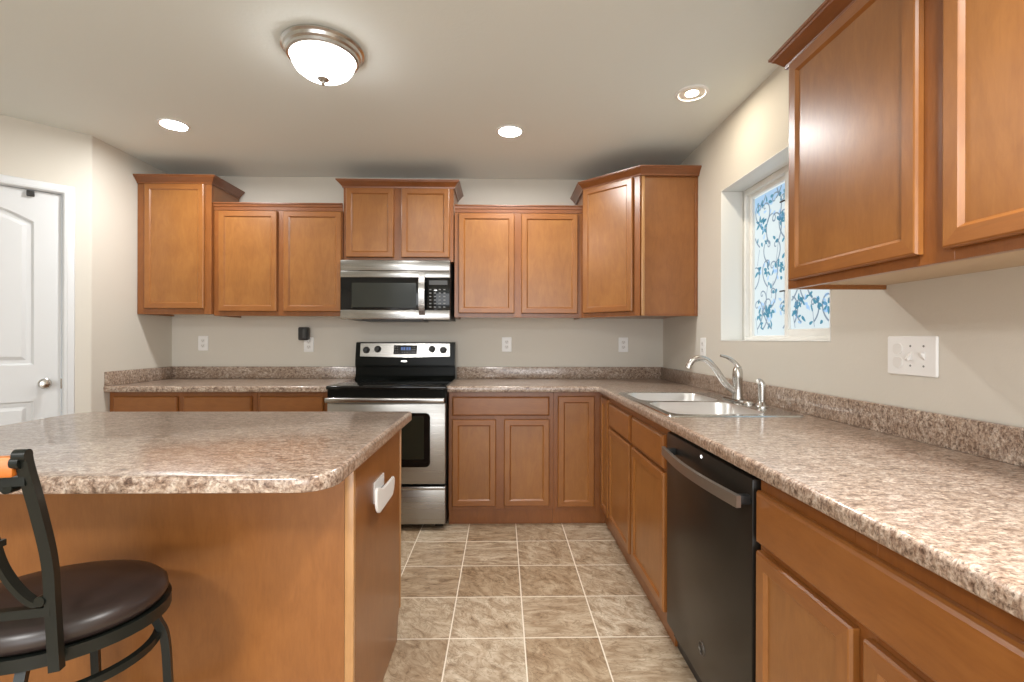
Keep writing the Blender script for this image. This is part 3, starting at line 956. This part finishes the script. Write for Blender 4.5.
# ------------------------------------------------------------------ dishwasher
r = thing('dishwasher', 'black stainless dishwasher with a bowed bar handle under the right counter', 'dishwasher', (.95, 1.535, 0), 0)
DX = .651
obj('tub', BX(DX + .03, XR - .01, 1.215, 1.860, .05, BZ - .012), BLACKP, r, world=True)
b = bmesh.new(); box(b, DX, DX + .029, 1.2200, 1.8585, .105, .8535, bev=.004)
dd = obj('dishwasher_door', b, DWB, r, world=True)
obj('toe_panel', BX(DX + .045, DX + .06, 1.215, 1.860, .002, .10), BLACKP, r, world=True)
b = bmesh.new()
n = 24; hp = []
for k in range(n + 1):
    t = k / n; hp.append((DX - .040 - .022 * math.sin(PI * t), 1.785 + (1.212 - 1.785) * t, .798))
tube(b, hp, .0065, square=True, ry=.0155)
hd = obj('bar_handle', b, DWH, r, world=True)
for y in (1.765, 1.234): obj('handle_bracket', BX(DX - .042, DX - .0001, y - .010, y + .010, .786, .810, bev=.003), BLACKP, r, world=True)
b = bmesh.new(); lathe(b, [(.005, 0), (.005, .0015), (.002, .002)], n=20)
obj('indicator_light', b, LEDW, r, M=Matrix.Translation((DX - .0001, 1.535, .8355)) @ Matrix.Rotation(-PI / 2, 4, 'Y'), world=True)
b = bmesh.new()
loft(b, [circ(0, 0, 0, .023, 32), circ(0, 0, .0018, .022, 32), circ(0, 0, .0018, .0195, 32), circ(0, 0, 0, .019, 32)], False, False)
for sgn in (-1, 1):
    pts = [(sgn * (.004 + .009 * math.cos(a)) - sgn * .002, .011 * math.sin(a)) for a in [PI * (-.6 + 1.5 * k / 16) for k in range(17)]]
    for (xa, ya), (xb, yb) in zip(pts, pts[1:]):
        tube(b, [(xa, ya, .001), (xb, yb, .001)], .0011, 6)
obj('round_badge', b, BADGE, r, M=Matrix.Translation((DX - .0001, 1.530, .213)) @ Matrix.Rotation(-PI / 2, 4, 'Y'), world=True)

# ------------------------------------------------------------------ island
r = thing('kitchen_island', 'wooden kitchen island body under the mottled countertop', 'island', (-1.05, 1.67, 0), 0)
ix0, ix1, iy0, iy1 = -1.66, -.420, 1.360, 1.985
b = bmesh.new()
box(b, ix0 + .02, ix1 - .02, iy0 + .012, iy1 - .02, .1, BZ - .001)
box(b, ix0 + .02, ix1 - .02, iy0 + .012, iy1 - .075, .001, .1)
obj('carcass', b, W_SIDE, r, world=True)
obj('back_panel', BX(ix0 + .018, ix1 - .0275, iy0 + .004, iy0 + .0115, .001, BZ - .001), W_SIDE, r, world=True)
for (xa, xb) in ((ix1 - .0195, ix1), (ix0, ix0 + .0195)):
    b = bmesh.new()
    prof = [(iy0 + .02, .001), (iy1 - .062, .001), (iy1 - .052, .050), (iy1 - .040, .088), (iy1 - .016, .106), (iy1 - .016, BZ - .001), (iy0 + .02, BZ - .001)]
    loft(b, [[(xa, y, z) for y, z in prof], [(xb, y, z) for y, z in prof]])
    obj('end_panel', b, W_SIDE, r, world=True)
    b = bmesh.new(); box(b, xa - .007 if xa > -1 else xa, xb if xa > -1 else xb + .007, iy0, iy0 + .0195, .001, BZ - .001, bev=.003)
    obj('corner_post', b, W_EDGE, r, world=True)
    obj('front_edge', BX(xa, xb + (.003 if xa > -1 else 0), iy1 - .0155, iy1, .106, BZ - .001, bev=.002), W_EDGE, r, world=True)
wI = ix1 - ix0 - .046
Mi = Matrix.Translation((ix1 - .023 + 1.05, iy1 - 1.67, 0)) @ Matrix.Rotation(PI, 4, 'Z')
face_frame(r, [(0, .04), (wI / 3 - .02, wI / 3 + .02), (2 * wI / 3 - .02, 2 * wI / 3 + .02), (wI - .04, wI)], [(.106, .14), (.67, .71), (.84, BZ - .001)], 0, M=Mi)
for k in range(3):
    a, c = k * wI / 3 + .025, (k + 1) * wI / 3 - .025
    make_drawer(r, a, c, .70, .845, -.001, M=Mi); make_door(r, a, c, .13, .68, -.001, M=Mi)

cx0, cx1, cy0, cy1 = -1.738, -.377, 1.050, 2.006
outl = []
for (x, y, sx_, sy_, rr, a0) in ((cx1, cy1, -1, -1, .012, 0), (cx0, cy1, 1, -1, .10, 90), (cx0, cy0, 1, 1, .10, 180), (cx1, cy0, -1, 1, .078, 270)):
    for k in range(11):
        a = math.radians(a0 + 9 * k); outl.append((x + sx_ * rr + rr * math.cos(a), y + sy_ * rr + rr * math.sin(a)))
r = thing('countertop', 'pale mottled laminate island countertop with rounded corners', 'countertop', (-1.05, 1.53, BZ), 0)
b = bmesh.new()
loft(b, [[(x, y, z) for x, y in offset_poly(outl, i)] for i, z in ((.004, BZ + .0002), (.001, BZ + .002), (0, BZ + .006), (0, CT - .012), (.0015, CT - .006), (.005, CT - .0018), (.011, CT))])
obj('worktop', b, LAM, r, world=True, ang=40)

# white wall pocket on the island's side
r = thing('wall_pocket', 'white plastic wall pocket stuck on the side of the island', 'holder', (ix1, 1.58, .70), 0)
b = bmesh.new()
bp = [(1.565, .676), (1.68, .676), (1.688, .684), (1.688, .744), (1.565, .744)]
loft(b, [[(ix1 + .0006, y, z) for y, z in bp], [(ix1 + .005, y, z) for y, z in bp]])
obj('back_plate', b, WHITE, r, world=True)
pk = []
for y, z, rr, a0 in ((1.690, .716, .014, 0), (1.55, .733, .02, 60), (1.480, .742, .014, 90), (1.514, .716, .048, 180), (1.660, .712, .044, 270)):
    for k in range(7):
        a = math.radians(a0 + (90 if rr != .02 else 0) * k / 6)
        if rr == .02 and k: continue
        pk.append((y + rr * math.cos(a) * 1.0 if rr != .02 else y, z + rr * math.sin(a) if rr != .02 else z))
b = bmesh.new()
loft(b, [[(ix1 + .030, y, z) for y, z in offset_poly(pk, .002)], [(ix1 + .032, y, z) for y, z in pk], [(ix1 + .037, y, z) for y, z in pk], [(ix1 + .039, y, z) for y, z in offset_poly(pk, .003)]])
obj('front_plate', b, WHITE, r, world=True)
b = bmesh.new(); box(b, ix1 + .005, ix1 + .031, 1.570, 1.675, .682, .705)
obj('pocket_floor', b, GREY, r, world=True)

# ------------------------------------------------------------------ bar stool
SC = Vector((-1.000, 1.098)); SA, SB, SR = .201, .166, math.radians(12)
r = thing('bar_stool', 'black metal bar stool with a round brown seat pulled up to the island', 'stool', (SC.x, SC.y, 0), 0)


def el3(a, bb, z, n=48): return circ(SC.x, SC.y, z, a, n, bb, SR)


b = bmesh.new()
loft(b, [el3(SA + o, SB + o, z) for o, z in ((-.012, .593), (-.002, .600), (.004, .612), (.002, .628), (-.012, .642), (-.045, .653), (-.10, .659))])
st = obj('seat_cushion', b, LEATHER, r, world=True, ang=60)


def ering(bm, o0, o1, z0, z1):
    L = [el3(SA + o, SB + o, z) for o, z in ((o0, z0), (o1, z0), (o1, z1), (o0, z1))]
    loft(bm, L + [L[0]], False, False); bmesh.ops.remove_doubles(bm, verts=bm.verts, dist=1e-6)


b = bmesh.new(); ering(b, -.030, .008, .576, .592); ering(b, .003, .010, .570, .596)
obj('seat_ring', b, IRON, r, world=True)
b = bmesh.new()
n = 48; tube(b, [(SC.x + (SA - .015) * math.cos(2 * PI * k / n + SR), SC.y + (SB - .0) * math.sin(2 * PI * k / n + SR), 0.505) for k in range(n + 1)], .008, square=True, ry=.008, caps=False)
obj('lower_ring', b, IRON, r, world=True)
b = bmesh.new(); lathe(b, [(.09, .53), (.09, .548), (.05, .552), (.05, .576)], SC.x, SC.y, 24)
obj('swivel_plate', b, IRON, r, world=True)
for k in range(4):
    a = SR + PI / 4 + k * PI / 2 - .62
    c_, s_ = math.cos(a), math.sin(a)
    b = bmesh.new()
    lp = smooth_path([(SC.x + c_ * .172, SC.y + s_ * .158, .566), (SC.x + c_ * .186, SC.y + s_ * .172, .535), (SC.x + c_ * .202, SC.y + s_ * .190, .48), (SC.x + c_ * .212, SC.y + s_ * .205, .30), (SC.x + c_ * .245, SC.y + s_ * .24, .002)], 6)
    tube(b, lp, .0085, square=True, ry=.0085, up=Vector((c_, s_, 0)))
    obj('leg', b, IRON, r, world=True)
b = bmesh.new()
tube(b, [(SC.x + .212 * math.cos(2 * PI * k / n), SC.y + .205 * math.sin(2 * PI * k / n), .20) for k in range(n + 1)], .010, 10, caps=False)
obj('foot_ring', b, IRON, r, world=True)
# back: two posts, crossbars, wooden top rail, scrolls
pR = [(-.862, .940, .572), (-.866, .941, .62), (-.868, .938, .70), (-.867, .930, .79), (-.868, .908, .893), (-.868, .886, .975), (-.868, .880, 1.004)]
WB = .33
fd = Vector((-math.cos(SR), -math.sin(SR), 0))           # from the right post to the left one


def pL(p): return tuple(Vector(p) + fd * WB)


for nm, f in (('back_post', lambda p: p), ('back_post', pL)):
    b = bmesh.new(); tube(b, smooth_path([f(p) for p in pR], 5), .0085, square=True, ry=.0095, up=fd)
    q = Vector(f((-.868, .878, 1.003)))
    tube(b, [q + fd * -.0100, q + fd * .0100], .0115, 16)
    obj(nm, b, IRON, r, world=True)


def along(p, t): return Vector(p) + fd * t


tR = Vector((-.868, .878, .991))
b = bmesh.new()
box(b, 0.008, WB - .008, -.010, .010, -.026, .012, bev=.005)
Mb = Matrix.Translation(tR) @ Matrix(((fd.x, -fd.y, 0, 0), (fd.y, fd.x, 0, 0), (0, 0, 1, 0), (0, 0, 0, 1)))
obj('wooden_top_rail', b, ORANGE, r, M=Mb, world=True)
b = bmesh.new()
for t in (.0, WB - .013):
    tube(b, [along(tR, t), along(tR, t + .013)], .0125, 16)
    obj('rail_socket', b, IRON, r, world=True); b = bmesh.new()
tube(b, [along((-.868, .889, .955), 0), along((-.868, .889, .955), WB)], .0085, square=True, ry=.0085)
obj('crossbar', b, IRON, r, world=True); b = bmesh.new()
tube(b, [along((-.868, .938, .690), 0), along((-.868, .938, .690), WB)], .0085, square=True, ry=.0085)
obj('crossbar', b, IRON, r, world=True)
for sgn in (0, 1):
    P = [(.028, .944), (.050, .945), (.068, .925), (.078, .885), (.081, .83), (.074, .78), (.053, .735), (.028, .707), (.014, .712)]
    pts = []
    for t, z in P:
        k = (z - .688) / (.953 - .688)
        base_ = Vector((-.868, .938, 0)).lerp(Vector((-.868, .889, 0)), max(0, min(1, k)))
        base_.y += .012 * math.sin(PI * max(0, min(1, k)))
        q = base_ + fd * (t if not sgn else WB - t); q.z = z; pts.append(q)
    b = bmesh.new(); tube(b, smooth_path(pts, 5), .0055, square=True, ry=.0085, up=Vector((0, 1, 0)))
    e = pts[0]; tube(b, [e + Vector((0, -.010, 0)), e + Vector((0, .010, 0))], .011, 12)
    e = pts[-1]; tube(b, [e + Vector((0, -.010, 0)), e + Vector((0, .010, 0))], .010, 12)
    m_ = pts[4]; tube(b, [m_ + Vector((0, 0, -.006)), m_ + Vector((0, 0, .006))], .0115, square=True)
    tube(b, [m_, m_ + fd * (.03 if not sgn else -.03)], .006, square=True)
    obj('back_scroll', b, IRON, r, world=True)

# ------------------------------------------------------------------ lights
def can(x, y, label, disc, energy, color, rad=.066):
    r = thing('recessed_light', label, 'light', (x, y, CZ), 0, 'recessed ceiling lights')
    b = bmesh.new()
    loft(b, [circ(0, 0, -.0005, rad + .016), circ(0, 0, -.006, rad + .014), circ(0, 0, -.008, rad + .002), circ(0, 0, -.003, rad - .004)], True, False)
    obj('trim_ring', b, WHITE, r)
    if disc is CANY:
        b = bmesh.new(); loft(b, [circ(0, 0, -.0035, rad - .002), circ(0, 0, -.0030, .030)], False, False)
        obj('reflector', b, CANI, r); rad = .032
    b = bmesh.new(); loft(b, [circ(0, 0, -.0035, rad - .002), circ(0, 0, -.0036, .001)], False, True)
    obj('lamp_disc', b, disc, r)
    return r


can(-1.916, 2.811, 'bright recessed ceiling light over the left counter', CANW, 9, (1, .93, .84))
can(.045, 2.845, 'bright recessed ceiling light in the middle above the range side', CANW, 9, (1, .93, .84))
can(.958, 2.384, 'dimmer warm recessed ceiling light above the sink', CANY, 6.5, (1, .86, .66))

lx, ly = -.772, 2.062
r = thing('ceiling_light', 'flush dome ceiling light with brushed nickel rim and frosted glass', 'light', (lx, ly, CZ), 0)
b = bmesh.new(); lathe(b, [(.150, -.0008), (.168, -.004), (.170, -.012), (.160, -.018), (.156, -.030), (.148, -.036), (.146, -.046), (.136, -.050), (.128, -.046)], n=48, cap1=False)
obj('metal_rim', b, NICKEL, r)
b = bmesh.new(); lathe(b, [(.130, -.040), (.130, -.052), (.126, -.070), (.113, -.092), (.088, -.111), (.055, -.122), (.020, -.126), (.002, -.1262)], n=48)
obj('glass_bowl', b, GLOBE, r)
b = bmesh.new(); lathe(b, [(.004, -.122), (.024, -.1265), (.025, -.132), (.017, -.139), (.007, -.143), (.005, -.147), (.008, -.152), (.003, -.158)], n=20)
obj('finial', b, NICKEL, r)

# ------------------------------------------------------------------ outlets, switches, plug-in
def outlet(label, M, loc):
    r = thing('wall_outlet', label, 'outlet', loc, 0, 'duplex wall outlets')
    b = bmesh.new(); pl = rrect(0, 0, .076, .114, .005, 3)
    loft(b, [[(x, -.0008, z) for x, z in pl], [(x, -.003, z) for x, z in pl], [(x, -.006, z) for x, z in offset_poly(pl, .003)]])
    obj('cover_plate', b, WHITE, r, M=M)
    for zc in (-.0195, .0195):
        b = bmesh.new(); q = rrect(0, zc, .033, .028, .011, 5)
        loft(b, [[(x, -.0055, z) for x, z in q], [(x, -.0085, z) for x, z in offset_poly(q, .001)]])
        o = obj('receptacle', b, WHITE2, r, M=M)
        b = bmesh.new()
        for x in (-.006, .006): box(b, x - .001, x + .001, -.0089, -.0084, zc - .002, zc + .007)
        box(b, -.002, .002, -.0089, -.0084, zc - .009, zc - .005)
        obj('slot', b, DARK, o, M=M)
    return r


I4 = Matrix.Identity(4)
outlet('white wall outlet on the back wall left corner, nearest the tall cabinet', I4, (-2.291, D, 1.183))
outlet('white wall outlet left of the range with a black plug-in on it', I4, (-1.488, D, 1.175))
outlet('white wall outlet on the back wall just right of the range', I4, (.037, D, 1.179))
outlet('white wall outlet on the back wall near the right corner', I4, (.948, D, 1.179))
outlet('white wall outlet on the right wall behind the faucet', Matrix.Rotation(-PI / 2, 4, 'Z'), (XR, 2.948, 1.174))

r = thing('plug_in_night_light', 'small black plug-in device stuck in the outlet left of the range', 'plug-in', (-1.492, D - .009, 1.213), 0)
b = bmesh.new(); q = rrect(-.018, .045, .072, .100, .012, 5)
loft(b, [[(x, -.008, z) for x, z in offset_poly(q, .004)], [(x, -.012, z) for x, z in q], [(x, -.050, z) for x, z in q], [(x, -.056, z) for x, z in offset_poly(q, .006)]])
obj('housing', b, BLACKP, r)
obj('light_lens', BX(-.022, -.004, -.0575, -.0555, .012, .078, bev=.001), DGREY, r)
b = bmesh.new(); box(b, -.020, .020, -.030, -.0005, -.012, .004, bev=.004)
obj('plug_base', b, WHITE, r)

r = thing('switch_plate', 'white triple wall plate with an outlet and two switches on the right wall', 'switch', (XR, 1.4335, 1.1685), -PI / 2)
b = bmesh.new(); pl = rrect(0, 0, .177, .122, .006, 3)
loft(b, [[(x, -.0008, z) for x, z in pl], [(x, -.0035, z) for x, z in pl], [(x, -.007, z) for x, z in offset_poly(pl, .003)]])
obj('cover_plate', b, WHITE, r)
for zc in (-.021, .021):
    b = bmesh.new(); q = rrect(-.046, zc, .036, .034, .013, 5)
    loft(b, [[(x, -.0065, z) for x, z in q], [(x, -.0095, z) for x, z in offset_poly(q, .001)]])
    obj('outlet_cap', b, WHITE2, r)
for xc, up_ in ((0, -1), (.046, 1)):
    b = bmesh.new()
    pr = [(-.0065, -.012), (-.0065, .012), (-.013, .008 if up_ > 0 else .002), (-.021, .011 if up_ > 0 else -.011), (-.019, .003 if up_ > 0 else -.014)]
    loft(b, [[(xc - .005, y, z) for y, z in pr], [(xc + .005, y, z) for y, z in pr]])
    obj('toggle', b, WHITE2, r)
    b = bmesh.new()
    for z in (-.030, .030): lathe(b, [(.0035, 0), (.003, .001), (.001, .0012)], n=12); bmesh.ops.translate(b, vec=(0, 0, 0), verts=[])
    b.free()
    for z in (-.030, .030):
        b = bmesh.new(); lathe(b, [(.0035, 0), (.003, .001), (.001, .0012)], n=12)
        obj('screw', b, GREY, r, M=Matrix.Translation((xc, -.0068, z)) @ Matrix.Rotation(PI / 2, 4, 'X'))
